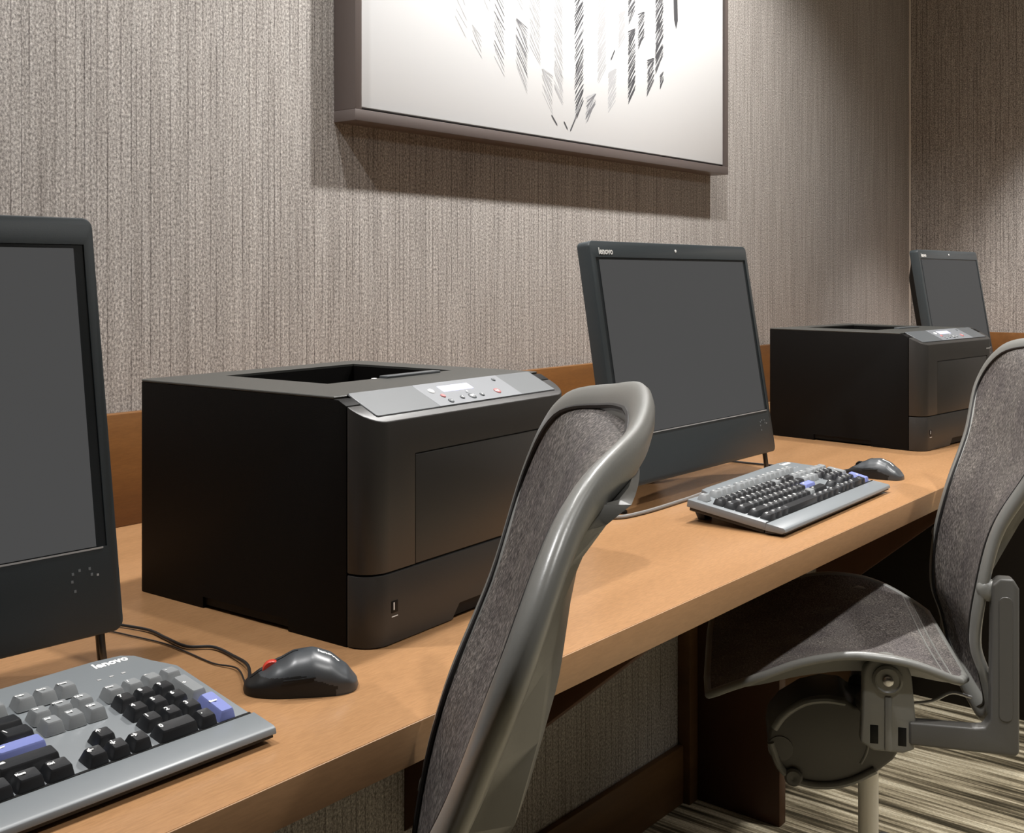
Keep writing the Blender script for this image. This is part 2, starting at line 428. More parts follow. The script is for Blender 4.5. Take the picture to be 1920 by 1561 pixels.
# ------------------------------------------------------------------ printers
PWD, PDP, PHT = .399, .382, .263
def make_printer(label, group):
    t = thing('laser_printer', label, 'printer', (.824, .8165, ZD), .0609, group)
    W, D, H = PWD, PDP, PHT
    outline = arc(.030, .030, .030, 180, 270, 9) + arc(W - .030, .030, .030, 270, 360, 9) + arc(W - .008, D - .008, .008, 0, 90, 3) + arc(.008, D - .008, .008, 90, 180, 3)
    sn = Vector((0, -(H - .2375), .0513)).normalized()
    so = Vector((0, 0, .2375))
    def shell(inset=0, z0=.0, z1=H):
        s_ = 1 - inset / .2
        pts = [((x - W / 2) * s_ + W / 2, (y - D / 2) * s_ + D / 2) for x, y in outline]
        b = prism(pts, 'z', z0, z1)
        clip(b, so - sn * inset, sn); return b
    core = shell(.003, .004, H - .062); obj('chassis', core, 'blackgloss', t)
    # main body
    b = clip(shell(0, .0), (0, .0335, 0), (0, -1, 0)); tp = b.copy(); clip(b, (0, 0, H - .0030), (0, 0, 1)); bevel(b, .0008)
    body = obj('body', b, 'black', t)
    cut(body, prism([(.100, .155), (.345, .155), (.345, .335), (.100, .335)], 'z', H - .055, H + .05))
    clip(tp, (0, .0515, 0), (0, -1, 0)); clip(tp, (0, 0, H - .0029), (0, 0, -1)); bevel(tp, .0008, 1)
    tlit = obj('lit_top', tp, 'toplit', t)  # thin layer of the body, split off to carry its painted top light
    cut(tlit, prism([(.100, .155), (.345, .155), (.345, .335), (.100, .335)], 'z', H - .055, H + .05))
    cut(body, boxb((-.01, .120, -.01), (.016, .262, .0135)))
    cut(body, boxb((W - .016, .120, -.01), (W + .01, .262, .0135)))
    # upper front cover
    f = shell(0, .0782, H); clip(f, (0, .0325, 0), (0, 1, 0)); bevel(f, .0012)
    cover = obj('front_cover', f, 'charcoal', t)
    cut(cover, boxb((.074, -.01, .0700), (.357, .0026, .199)))
    door = boxb((.0755, .0002, .0785), (.3555, .0040, .1975), .0012)
    obj('front_door', door, 'charcoal', t)
    # paper tray with a hand notch
    p = shell(0, .001, .0762); clip(p, (0, .0325, 0), (0, 1, 0)); bevel(p, .0012)
    tray = obj('paper_tray', p, 'charcoal', t)
    cut(tray, prism([(.143, -.02), (.256, -.02), (.256, .004), (.246, .0175), (.155, .0175), (.143, .004)], 'y', -.02, .026))
    g = B(); box(g, (.034, -.0006, .034), (.0445, .0006, .0465), .0003)
    w = obj('paper_gauge', g, 'blackgloss', tray)
    one = text_bm('1', .011, Matrix.Translation((.0375, -.0008, .0405)) @ Matrix.Rotation(PI / 2, 4, 'X'), .0003)
    box(one, (.0345, -.0004, .0295), (.0445, 0.0002, .0303))
    obj('gauge_mark', one, 'white', tray)
    # paper output well
    fl = prism([(.157, H - .030), (.157, H - .054), (.333, H - .054), (.333, H - .050)], 'x', .102, .343)
    obj('output_slope', fl, 'blackgloss', t)
    obj('paper_stop', boxb((.196, .143, H - .0005), (.305, .157, H + .0030), .001), 'panel', t)
    obj('exit_flag', boxb((.236, .20, H - .045), (.243, .206, H - .006), .001), 'white', t)
    # sloped control panel
    al = math.atan2(H - .2375, .0513)
    SM = Matrix.Translation((0, 0, .2375)) @ Matrix.Rotation(al, 4, 'X')
    SL = .0573
    def slab(x0, y0, x1, y1, z0, z1, r=.002):
        bb = prism(rrect(x0, y0, x1, y1, r, 3), 'z', z0, z1, min(.0004, abs(z1 - z0) * .3), 1); bb.transform(SM); return bb
    gap = slab(.0212, .0102, .378, .0595, -.0012, .0004, .003)
    obj('panel_gap', gap, 'blackgloss', t)
    cp = obj('control_panel', slab(.0222, .0112, .377, .0588, -.001, .0012, .003), 'panel', t)
    obj('key_field', slab(.132, .0114, .300, .0586, .0008, .00145, .001), 'panel2', cp)
    obj('display', slab(.168, .0370, .228, .0500, .0010, .0019, .001), 'lcd', cp)
    for x, y, r, m in ((.149, .042, .0045, 'white'), (.158, .030, .0036, 'redprint'), (.262, .0250, .0052, 'redprint'), (.160, .0185, .004, 'panel'), (.186, .022, .0034, 'panel'), (.206, .022, .0055, 'panel'), (.226, .022, .0034, 'panel'), (.284, .049, .003, 'panel')):
        bt = lathe(B(), [(r * .2, 0), (r, .0), (r, .0012), (r * .8, .0019), (r * .1, .0019)], 'z', (x, y, .0008), 16); bt.transform(SM)
        obj('button', bt, m, cp)
    for s, x, y, z in (('<', .186, .022, .006), ('OK', .206, .022, .005), ('>', .226, .022, .006), ('x', .262, .025, .006), ('^', .206, .0305, .006), ('-', .160, .0185, .008)):
        obj('button_symbol', text_bm(s, z, SM @ Matrix.Translation((x, y, .0029)), .0002), 'white', cp)
    obj('name_mark', boxb((.352, -.0005, .2145), (.374, .0004, .2172)), 'grey_line', cover)
    for s in (0, 1):
        obj('side_latch', boxb((.395, .022, .17), (.4005, .030, .19), .001) if s else boxb((.395, .035, .15), (.3998, .06, .19), .001), 'blackgloss', t)
    return t
pr1 = make_printer('large black laser printer at left, between the nearest screen and the nearest chair', 'black laser printers on the worktop')
pr2 = dup(pr1, (2.5725, .8253, ZD), -.1018, 'farther black laser printer, behind the mouse of the middle screen', 'black laser printers on the worktop')

# ------------------------------------------------------------------ all-in-one screens
MW, MH, MT, MK = .4814, .354, .1608, 1.17          # drawn small, scaled to its real 0.56 m width
def make_monitor(label, group, loc, rz, z0):
    t = thing('computer_screen', label, 'computer', loc, rz, group)
    t.scale = (MK, MK, MK)
    T = Matrix.Translation((0, 0, z0)) @ Matrix.Rotation(-MT, 4, 'X')
    def p(name, bm, mat, par=t):
        bm.transform(T); return obj(name, bm, mat, par)
    body = p('bezel', prism(rrect(0, 0, MW, MH, .009, 5), 'y', 0, .022, .0018, 2), 'bezel')
    rc = boxb((.0125, -.01, .0712), (.4715, .0032, .3300)); rc.transform(T); cut(body, rc)
    p('screen_surround', boxb((.0130, .0012, .0716), (.4710, .0030, .3296)), 'bezel2')
    dsp = p('display', boxb((.0215, -.0002, .0722), (.4615, .0016, .3265)), 'display')
    p('chin_line', boxb((.006, -.0006, .0698), (.4675, .0006, .0712)), 'grey_line')
    p('camera', lathe(B(), [(.0003, .0), (.0024, .0), (.0024, -.0006), (.0003, -.0008)], 'y', (.239, 0, .342), 12), 'white')
    p('logo', text_bm('lenovo', .0135, Matrix.Translation((.040, -.0004, .3385)) @ Matrix.Rotation(PI / 2, 4, 'X'), .0004), 'white')
    p('power_light', boxb((.460, -.0004, .048), (.4618, .0004, .0498)), 'grey_line')
    ic = B()
    for x, s in ((.438, .052), (.444, .054), (.437, .046), (.453, .054), (.4545, .049), (.439, .038)):
        box(ic, (x, -.0004, s), (x + .002, .0003, s + .0022))
    p('touch_icons', ic, 'kbody')
    hs = prism(rrect(.03, .035, MW - .03, MH - .012, .02, 4), 'y', .022, .034, 0)
    hp = B()
    a = [(x, .0215, z) for x, z in rrect(.012, .03, MW - .012, MH - .008, .02, 4)]
    b = [(x, .050, z) for x, z in rrect(.045, .06, MW - .045, MH - .05, .03, 4)]
    va = [hp.verts.new(q) for q in a]; vb = [hp.verts.new(q) for q in b]; n = len(a)
    hp.faces.new(va); hp.faces.new(vb[::-1])
    for i in range(n): hp.faces.new((va[i], vb[i], vb[(i + 1) % n], va[(i + 1) % n]))
    hs.free()
    p('back_housing', hp, 'black')
    p('side_port', boxb((MW - .0002, .008, .095), (MW + .0012, .014, .104), .0005), 'grey_line')
    for x in (.018, .466):
        lg = B()
        tube(lg, catmull([(x, .016, z0 + .010), (x, .012, z0 * .62), (x + .001, .011, .009), (x + .001, .011, .003)], 5), .0040, 10)
        obj('stand_leg', lg, 'steel', t)
        obj('rubber_foot', lathe(B(), [(.002, 0), (.0062, 0), (.0062, .0035), (.0045, .005), (.002, .005)], 'z', (x + .001, .011, 0), 16), 'blackgloss', t)
    ks = prism([(.098, z0 + .12), (.112, z0 + .12), (.176, .006), (.176, 0), (.120, 0), (.120, .005), (.166, .006)], 'x', .13, .35, .001)
    obj('kickstand', ks, 'black', t)
    return t, dsp
GM = 'all-in-one computers along the worktop'
mo1, d1 = make_monitor('nearest black all-in-one computer at left, cropped by the picture edge', GM, (.0558 * MK, .8558 * MK, ZD), -.0681, .0362)
mo2 = dup(mo1, (1.3371 * MK, .8323 * MK, ZD), -.0132, 'middle black all-in-one computer between the two laser printers', GM)
mo3, _ = make_monitor('farthest black all-in-one computer, partly behind the farther laser printer', GM, (3.0764 * MK, .9462 * MK, ZD), -.0276, .0565)

# ------------------------------------------------------------------ keyboards
KT = rad(8.2)                                # slope of the key deck
KW = .459
KM = Matrix.Translation((0, 0, .0115)) @ Matrix.Rotation(KT, 4, 'X')
_keys = {}
def key_mesh(w, d=.0178, h=.0098):
    k = (round(w, 4), round(d, 4))
    if k not in _keys:
        t = bmesh.new()
        rings = []
        for s, z in ((0, 0), (.0004, .0010), (.0024, h * .86), (.0034, h)):
            rings.append([t.verts.new((x, y, z)) for x, y in rrect(-w / 2 + s, -d / 2 + s * .9, w / 2 - s, d / 2 - s * 1.1, .0014, 2)])
        for a, b in zip(rings[:-1], rings[1:]):
            for i in range(len(a)): t.faces.new((a[i], a[(i + 1) % len(a)], b[(i + 1) % len(a)], b[i]))
        c = t.verts.new((0, 0, h - .0009))
        for i in range(len(rings[-1])): t.faces.new((rings[-1][i], rings[-1][(i + 1) % len(rings[-1])], c))
        t.faces.new(rings[0][::-1])
        bmesh.ops.recalc_face_normals(t, faces=t.faces)
        me = bpy.data.meshes.new('keycap'); t.to_mesh(me); t.free()
        me.polygons.foreach_set('use_smooth', [True] * len(me.polygons)); me.set_sharp_from_angle(angle=rad(30))
        _keys[k] = me
    return _keys[k]
_kv = {}
def key_obj(name, w, d, mat, parent, x, y, tilt):
    k = (round(w, 4), round(d, 4), mat)
    if k not in _kv:
        me = key_mesh(w, d).copy(); me.materials.append(M[mat]); _kv[k] = me
    o = bpy.data.objects.new(name, _kv[k]); C.objects.link(o); o.parent = parent
    o.matrix_local = KM @ Matrix.Translation((x, y, .0022)) @ Matrix.Rotation(tilt, 4, 'X')
    return o
_lg = {}
def legend(s, size, key, dx, dy):
    k = (s, size)
    if k not in _lg:
        b = text_bm(s, size, None, .00022); me = bpy.data.meshes.new('legend'); b.to_mesh(me); b.free(); me.materials.append(M['white']); _lg[k] = me
    o = bpy.data.objects.new('legend', _lg[k]); C.objects.link(o); o.parent = key; o.location = (dx, dy, .0099)

U = .019
def layout():
    """(x in units, row, width, legend, colour) of a full-size layout"""
    L = []
    def row(r, x, items):
        for it in items:
            s, w = it if isinstance(it, tuple) else (it, 1)
            if s is None: x += w; continue
            L.append((x + w / 2, r, w, s)); x += w
    row(5, 0, ['Esc', (None, 1), 'F1', 'F2', 'F3', 'F4', (None, .5), 'F5', 'F6', 'F7', 'F8', (None, .5), 'F9', 'F10', 'F11', 'F12'])
    row(4, 0, list('`1234567890-=') + [('Back', 2)])
    row(3, 0, [('Tab', 1.5)] + list('QWERTYUIOP[]') + [('\\', 1.5)])
    row(2, 0, [('Caps', 1.75)] + list("ASDFGHJKL;'") + [('Enter', 2.25)])
    row(1, 0, [('Shift', 2.25)] + list('ZXCVBNM,./') + [('Shift ', 2.75)])
    row(0, 0, [('Ctrl', 1.25), ('Win', 1.25), ('Alt', 1.25), (' ', 6.25), ('Alt', 1.25), ('Win', 1.25), ('Menu', 1.25), ('Ctrl', 1.25)])
    row(5, 15.3, ['PrtSc', 'ScrLk', 'Pause']); row(4, 15.3, ['Ins', 'Home', 'PgUp']); row(3, 15.3, ['Del', 'End', 'PgDn'])
    row(1, 16.3, ['\u2191']); row(0, 15.3, ['\u2190', '\u2193', '\u2192'])
    row(4, 18.6, ['Num', '/', '*', '-']); row(3, 18.6, ['7', '8', '9']); row(2, 18.6, ['4', '5', '6']); row(1, 18.6, ['1', '2', '3'])
    row(0, 18.6, [('0', 2), '.'])
    L.append((22.1, 2.5, 1, '+')); L.append((22.1, .5, 1, 'Enter '))
    return L

def make_keyboard(label, group, loc, rz, skip, cable):
    t = thing('keyboard', label, 'keyboard', loc, rz, group)
    def p(name, bm, mat, par=t, tilt=True):
        if tilt: bm.transform(KM)
        return obj(name, bm, mat, par)
    out = [(0, .031), (KW, .031), (KW, .140)] + [(KW - .006, .150), (.446, .161), (.438, .178), (.427, .1855), (.40, .188), (.10, .181), (.078, .179), (.072, .164), (.0, .164)]
    p('deck', prism(out, 'z', -.010, .0022, .0012), 'kbody')
    lower = [(x * .985 + .0035, max(.034, y - .004)) for x, y in out]
    p('underside', prism(lower, 'z', -.0155, -.0098, .001), 'kunder')
    # palm rest: a wedge thinning towards the desk edge
    pr = B()
    merge(pr, prism([(-.002, -.0030), (0, .0012), (.003, .0024), (.0300, .0024), (.0300, -.009), (.004, -.0068)], 'x', -.0035, KW + .0035, .0006))
    p('palm_rest', pr, 'kbody')
    p('palm_underside', prism([(.0005, -.0072), (.0015, -.0036), (.0300, -.0096), (.0300, -.0130)], 'x', -.002, KW + .002), 'kunder')
    p('seam_line', boxb((0, .0294, .0), (KW, .0318, .0028)), 'blackgloss')
    for x in (.045, KW - .045):
        ft = prism([(.148, 0), (.160, 0), (.168, .0165), (.150, .0165)], 'x', x - .013, x + .013, .001)
        obj('flip_foot', ft, 'kunder', t)
    p('logo', text_bm('lenovo', .0125, Matrix.Translation((.412, .177, .0024)), .0005), 'white')
    li = B()
    for i in range(3): box(li, (.385 + i * .012, .152, .002), (.389 + i * .012, .154, .0026))
    p('status_lights', li, 'grey_line')
    spare = []
    for x, r, w, s in layout():
        y = .0425 + r * U + (.0085 if r == 5 else 0)
        X = .0125 + x * U + (.004 if x > 18.5 or (x > 15.2 and r < 2) else 0)
        if r < 2: y -= .003 * (1 - r / 2)
        if s in skip: spare.append((X, y, w)); continue
        d = 2 * U - .0012 if r in (2.5, .5) else U - .0012
        mat = 'keyblue' if s.strip() == 'Enter' else 'keyglare' if r == 5 or s in ('Ins', 'Home', 'PgUp', 'Del', 'End', 'PgDn', 'Num', '/', '*', '-', '+') else 'key'
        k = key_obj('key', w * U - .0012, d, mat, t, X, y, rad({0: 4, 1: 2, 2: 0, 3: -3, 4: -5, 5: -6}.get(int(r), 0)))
        if mat == 'keyblue': k['label'] = 'periwinkle blue enter key'
        if s != ' ':
            big = len(s.strip()) == 1
            legend(s.strip(), .0066 if big else .0034, k, -w * U / 2 + (.0062 if big else .0072), .0018)
    if spare:
        b = B()
        for X, y, w in spare:
            q = bmesh.new(); q.from_mesh(key_mesh(w * U - .0012)); q.transform(Matrix.Translation((X, y, .0022))); merge(b, q)
        ks = p('far_keys', b, 'keyglare'); ks['kind'] = 'stuff'; ks.name = 'top_row_keys'
    if cable:
        M0 = (Matrix.Translation(loc) @ Matrix.Rotation(rz, 4, 'Z')).inverted()
        obj('cable', tubeb([M0 @ q for q in catmull(cable, 8)], .0032, 8), 'cable2', t)
    return t
GK = 'grey keyboards on the worktop'
k1 = make_keyboard('nearest grey keyboard with black keys at lower left, before the cropped computer', GK, (.153, .7332, ZD), -.026, ('Esc', 'F1', 'F2', 'F3'), None)
k2 = make_keyboard('farther grey keyboard with black keys, before the middle computer', GK, (1.5988, .711, ZD), .0188, ('Num', '/', '*', '-'),
                   [Vector((1.83, .885, ZD + .012)), Vector((1.872, .925, ZD + .0035)), Vector((1.850, .960, ZD + .0035)), Vector((1.737, .957, ZD + .0035)), Vector((1.600, .957, ZD + .0035)), Vector((1.535, .975, ZD + .0035)), Vector((1.51, 1.05, ZD + .0035))])

# ------------------------------------------------------------------ mice
def make_mouse(label, group, loc, rz, wheelmat, cable):
    t = thing('computer_mouse', label, 'mouse', loc, rz, group)
    Lh = .0535
    def half_w(s): return (.0295 - .0025 * sin((s * .5 + .5) * PI) - .003 * max(0, s) ** 2)
    def top_z(s):                            # s: -1 rear .. +1 front
        pts = [(-1, .012), (-.8, .0255), (-.5, .0345), (-.2, .0375), (.1, .0355), (.4, .0290), (.7, .0215), (.92, .0155), (1, .0125)]
        for (a, za), (b, zb) in zip(pts[:-1], pts[1:]):
            if s <= b:
                u = (s - a) / (b - a); u = u * u * (3 - 2 * u) * .5 + u * .5; return za + (zb - za) * u
        return pts[-1][1]
    NR, NA = 56, 128; sh = bmesh.new(); rings = []
    prof = [(1.0, .0), (1.015, .0030), (1.0, .0060)] + [(cos(PI / 2 * i / NR), None, sin(PI / 2 * i / NR)) for i in range(1, NR)]
    for pr_ in prof:
        ring = []
        for k in range(NA):
            a = 2 * PI * k / NA; ex = 2 / 2.6
            cx = abs(cos(a)) ** ex * (1 if cos(a) >= 0 else -1); sy = abs(sin(a)) ** ex * (1 if sin(a) >= 0 else -1)
            rho = pr_[0]; s = sy * rho; x = cx * rho * half_w(sy); y = sy * rho * Lh
            if pr_[1] is not None: z = pr_[1]
            else: z = .006 + (top_z(s) - .006) * pr_[2] ** .72
            ring.append(sh.verts.new((x, y, z)))
        rings.append(ring)
    for a, b in zip(rings[:-1], rings[1:]):
        for k in range(NA): sh.faces.new((a[k], a[(k + 1) % NA], b[(k + 1) % NA], b[k]))
    c = sh.verts.new((0, 0, top_z(0)))
    for k in range(NA): sh.faces.new((rings[-1][k], rings[-1][(k + 1) % NA], c))
    sh.faces.new(rings[0][::-1])
    sh.faces.ensure_lookup_table()
    for f in sh.faces:
        q = f.calc_center_median(); u = q.y / Lh
        f.material_index = 1 if q.z < (.020 - .010 * max(0, -u - .05) / .5 - .004 * max(0, u)) and u > -.62 else 0
    obj('shell', sh, ['mouse', 'sidegrip'], t, angle=60)
    obj('scroll_wheel', lathe(B(), [(.004, -.0034), (.0085, -.0034), (.0095, -.0018), (.0095, .0018), (.0085, .0034), (.004, .0034)], 'x', (0, .027, .0185), 20), wheelmat, t)
    gr = tubeb([(0, y * Lh, .006 + (top_z(y) - .006) * max(0, 1 - y * y) ** .36) for y in [.05 + .06 * i for i in range(15)]], .0006, 6)
    obj('button_gap', gr, 'blackgloss', t)
    for s in (-1, 1):
        g = tubeb([(s * (.0283 - .002 * (q - .3) ** 2), q * Lh, .018 - .004 * q) for q in [-.25 + .07 * i for i in range(9)]], .0009, 6)
        obj('side_groove', g, 'blackgloss', t)
    lg = text_bm('lenovo', .0075, Matrix.Rotation(-PI / 2, 4, 'Z'), .0003)
    for v in lg.verts:
        x, y = v.co.x - .002, v.co.y - .026
        rho = ((abs(x) / .0275) ** 2.6 + (abs(y) / Lh) ** 2.6) ** (1 / 2.6)
        v.co = Vector((x, y, .006 + (top_z(y / Lh) - .006) * max(0, 1 - rho * rho) ** .36 + .0003 + v.co.z))
    obj('logo', lg, 'white', t)
    M0 = (Matrix.Translation(loc) @ Matrix.Rotation(rz, 4, 'Z')).inverted()
    for r, pts in cable:
        obj('cable', tubeb([M0 @ Vector(q) for q in catmull(pts, 8)], r, 8), 'cable', t)
    return t
ax = Vector((.692 - .765, .846 - .782)); a1 = math.atan2(-ax.x, ax.y)
GMo = 'computer mice on the worktop'
f1 = Vector((.7130, .7990, ZD)); e1 = f1 + Vector((-sin(a1), cos(a1), 0)) * .051
Zc = ZD + .0030
make_mouse('nearest dark mouse with a red wheel, before the large laser printer', GMo, tuple(f1), a1, 'red',
           [(.0017, [(e1.x + .001, e1.y - .003, ZD + .008), (.708, .872, ZD + .006), (.722, .915, Zc), (.725, .950, Zc), (.708, .972, Zc), (.710, 1.013, Zc), (.713, 1.05, Zc), (.700, 1.10, Zc), (.690, 1.16, Zc), (.700, 1.25, Zc)]),
            (.0009, [(e1.x - .002, e1.y - .002, ZD + .006), (.701, .880, ZD + .003), (.697, .913, ZD + .0016), (.700, .965, ZD + .0016), (.700, 1.005, ZD + .0016), (.690, 1.06, ZD + .0016), (.680, 1.12, ZD + .0016), (.680, 1.22, ZD + .0016)])])
make_mouse('farther dark grey mouse, before the farther laser printer', GMo, (2.200, .797, ZD), .06, 'black',
           [(.0022, [(2.197, .846, ZD + .008), (2.195, .875, Zc), (2.185, .95, Zc), (2.17, 1.05, Zc), (2.17, 1.2, Zc)])])

# ------------------------------------------------------------------ mesh chairs
HY = [-.218, -.218, -.215, -.206, -.1920, -.1985, -.2200, -.2580, -.2860, -.3140, -.3520, -.3640]
HWD = [0, .100, .158, .168, .1700, .1815, .1845, .2240, .2745, .2205, .1150, 0]
HZ = [.420, .424, .455, .500, .550, .630, .720, .810, .895, .955, .976, .986]
DZ = .039
def make_chair(label, group):
    t = thing('mesh_chair', label, 'chair', (1.8367, .7412, 0), .4639, group)
    half = [(HWD[i], HY[i], HZ[i] + DZ) for i in range(1, 12)]
    full = half[:-1] + [half[-1]] + [(-x, y, z) for x, y, z in half[:-1]][::-1]
    loop = catmull([(0, HY[0], HZ[0] + DZ)] + full + [(0, HY[0], HZ[0] + DZ)], 8)
    fb = tubeb(loop, lambda u: .0165, 14, lambda u: .0080, (0, 1, .25))
    bf = obj('back_frame', fb, 'frame', t, angle=70)
    # woven mesh stretched between the two sides of the frame
    rt = catmull([(0.085, HY[0], HZ[0] + DZ)] + half, 7); rows = []
    for q in rt[:-1]:
        w = max(.0, q.x - .008); row = []
        for k in range(17):
            f = -1 + 2 * k / 16
            row.append((w * f, q.y + .003 - .020 * (1 - f * f) * min(1, w / .15), q.z))
        rows.append(row)
    obj('back_mesh', grid(rows, .0016), 'meshf', t, angle=80)
    inner = [Vector((q.x - .0155, q.y + .0055, q.z)) for q in rt if q.x > .02]
    inn = inner + [Vector((-v.x, v.y, v.z)) for v in inner[::-1]]
    obj('back_piping', tubeb(inn, .0021, 6), 'piping', bf)
    # curved support pad standing off the rear of the frame
    rows = []
    pz = [(.660, -.206), (.690, -.213), (.736, -.236), (.771, -.252), (.832, -.288), (.875, -.300), (.916, -.306), (.946, -.312), (.970, -.322), (.988, -.335), (.998, -.348)]
    for z, y in pz:
        w = .198 if z > .8 else .170 + (z - .66) * .2
        i = max(k for k in range(len(HZ) - 1) if HZ[k] + DZ <= z); u = (z - DZ - HZ[i]) / (HZ[i + 1] - HZ[i])
        fw, fy = HWD[i] + (HWD[i + 1] - HWD[i]) * u - .004, HY[i] + (HY[i + 1] - HY[i]) * u - .003
        w = min(w, fw - .002)
        rows.append([(-fw, fy, z)] + [(w * f, y + .003 - .016 * (1 - f * f), z) for f in [-1 + k / 8 for k in range(17)]] + [(fw, fy, z)])
    obj('lumbar_pad', grid(rows, -.0055), 'pad', t, angle=60)
    # yoke: flat arms rising beside the back and running to the tilt box
    for s in (-1, 1):
        y = B()
        arm = prism([(-.096, .4400), (-.2395, .4380), (-.2440, .4440), (-.2440, .6800), (-.2360, .6940), (-.2180, .6940), (-.2080, .6840), (-.2060, .4900), (-.1980, .4760), (-.1850, .4745), (-.096, .4740)], 'x', .182, .206, .004, 3)
        cutr = None
        if s < 0:
            for v in arm.verts: v.co.x *= -1
            bmesh.ops.reverse_faces(arm, faces=arm.faces)
        o = obj('yoke_arm', arm, 'mech', t)
        gv = prism(rrect(-.2345, .488, -.2165, .668, .008, 4), 'x', .2056, .2072, .0006, 1)
        if s < 0:
            for v in gv.verts: v.co.x *= -1
            bmesh.ops.reverse_faces(gv, faces=gv.faces)
        obj('arm_inlay', gv, 'mech', o)
        br = B()
        tube(br, [(s * .192, -.105, .457), (s * .150, -.085, .452), (s * .09, -.060, .445), (s * .04, -.05, .44)], .016, 12, .017)
        obj('yoke_brace', br, 'mech', t)
        ball = lathe(B(), [(.002, -.012), (.012, -.011), (.016, -.004), (.016, .004), (.012, .012), (.002, .013)], 'x', (s * .188, -.2060, .672), 20)
        obj('pivot_cap', ball, 'frame', t, angle=60)
    # seat: rim, mesh, skirt
    def sw(y):
        if y < -.05: return .168 + .062 * math.sqrt(max(0, 1 - ((-.05 - y) / .128) ** 2))
        if y > .10: return .230 - .05 * ((y - .10) / .11) ** 2
        return .230
    def sz(y):
        P = [(-.178, .528), (-.15, .546), (-.09, .5705), (-.015, .5755), (.06, .557), (.15, .5130), (.185, .490), (.21, .468)]
        for (a, za), (b, zb) in zip(P[:-1], P[1:]):
            if y <= b: return za + (zb - za) * (y - a) / (b - a)
        return P[-1][1]
    ys = [-.178 + .370 * i / 30 for i in range(31)]
    class _Z(dict):
        def __missing__(self, y): return sum(sz(min(.21, max(-.178, y + d))) for d in (-.025, -.012, 0, .012, .025)) / 5
    szs = _Z()
    rows = []
    for y in ys:
        w = sw(y) - .006; e = math.sin(PI * min(1, (y + .178) / .370))
        rows.append([(w * f, y, szs[y] - .030 * (1 - f * f) * e - .001) for f in [-1 + k / 10 for k in range(21)]])
    obj('seat_mesh', grid(rows, -.003), 'meshf', t, angle=80)
    side = [Vector((sw(y), y, szs[y])) for y in ys]
    ring = [Vector((-v.x, v.y, v.z)) for v in side[::-1]]
    loopr = side + [Vector((x, .195, szs[.192] - .002)) for x in (.12, .06, 0, -.06, -.12)] + ring + [Vector((x, -.182, .526)) for x in (-.12, -.06, 0, .06, .12)] + [side[0]]
    sf = obj('seat_frame', tubeb(loopr, .0065, 10), 'frame', t, angle=70)
    skr = B()
    for s in (-1, 1):
        merge(skr, grid([[(s * sw(y), y, szs[y] - .003) for y in ys], [(s * (sw(y) - .034), y, szs[y] - .012) for y in ys], [(s * (sw(y) - .072), y, szs[y] - .044 + .03 * abs(y / .2) ** 2) for y in ys]], .003))
    obj('seat_skirt', skr, 'frame', t, angle=70)
    for e in (.022, .034):
        pin = [Vector((sw(y) * f, y, szs[y] + .0015 - .03 * (1 - f * f) * sin(PI * (y + .178) / .388))) for y, f in [(-.178 + e, -1 + k / 12) for k in range(25)]]
        obj('seat_piping', tubeb(pin, .0018, 6), 'frame', sf)
    # seat links with their bolts
    for s in (-1, 1):
        pts = arc(-.066, .533, .0345, 0, 180, 12) + [(-.106, .470), (-.104, .432), (-.088, .425), (-.046, .425), (-.028, .436), (-.030, .470)]
        lk = prism([(y, z) for y, z in pts], 'x', .178, .202, .004, 3)
        if s < 0:
            for v in lk.verts: v.co.x *= -1
            bmesh.ops.reverse_faces(lk, faces=lk.faces)
        L = obj('seat_link', lk, 'frame', t)
        for yy in (-.0475, -.0865):
            w = boxb((min(s * .197, s * .2025), yy - .006, .436), (max(s * .197, s * .2025), yy + .006, .464), .001)
            obj('link_slot', w, 'blackgloss', L)
        obj('link_washer', lathe(B(), [(.004, s * .201), (.0215, s * .201), (.0215, s * .206), (.018, s * .209), (.016, s * .207), (.004, s * .207)], 'x', (0, -.066, .533), 24), 'frame', L)
        obj('link_bolt', lathe(B(), [(.001, s * .206), (.0075, s * .206), (.0075, s * .211), (.0045, s * .213), (.001, s * .213)], 'x', (0, -.066, .533), 16), 'chrome', L)
        obj('link_rib', boxb((min(s * .200, s * .2045), -.072, .427), (max(s * .200, s * .2045), -.062, .508), .002), 'frame', L)
    obj('cross_shaft', tubeb([(-.17, -.068, .505), (.17, -.068, .505)], .010, 12), 'mech', t)
    # tilt box: an egg-shaped casting under the seat
    egg = [(.100, .362), (.098, .385), (.078, .412), (.045, .436), (.012, .4470), (-.020, .4470), (-.034, .436), (-.060, .438), (-.100, .440), (-.112, .420), (-.110, .385), (-.094, .356), (-.068, .332), (-.030, .310), (.010, .297), (.050, .300), (.083, .322)]
    tb = obj('tilt_box', prism(egg, 'x', -.058, .058, .006, 3), 'mech', t)
    cr = [(y * .98, z) for y, z in ((.092, .388), (.075, .4125), (.045, .4350), (.012, .4440), (-.020, .443))]
    obj('box_rib', tubeb(catmull([(-.059, y, z) for y, z in cr], 5), lambda u: .004 + .007 * u, 10, lambda u: .006), 'frame', tb)
    obj('box_rib', tubeb(catmull([(-.059, y, z) for y, z in ((.095, .365), (.080, .326), (.050, .306), (.010, .3040), (-.03, .316), (-.066, .338))], 5), .007, 10, lambda u: .006), 'frame', tb)
    obj('box_rib', tubeb(catmull([(-.0575, y, z) for y, z in ((-.048, .405), (-.056, .385), (-.052, .362), (-.044, .345))], 5), .0025, 8), 'frame', tb)
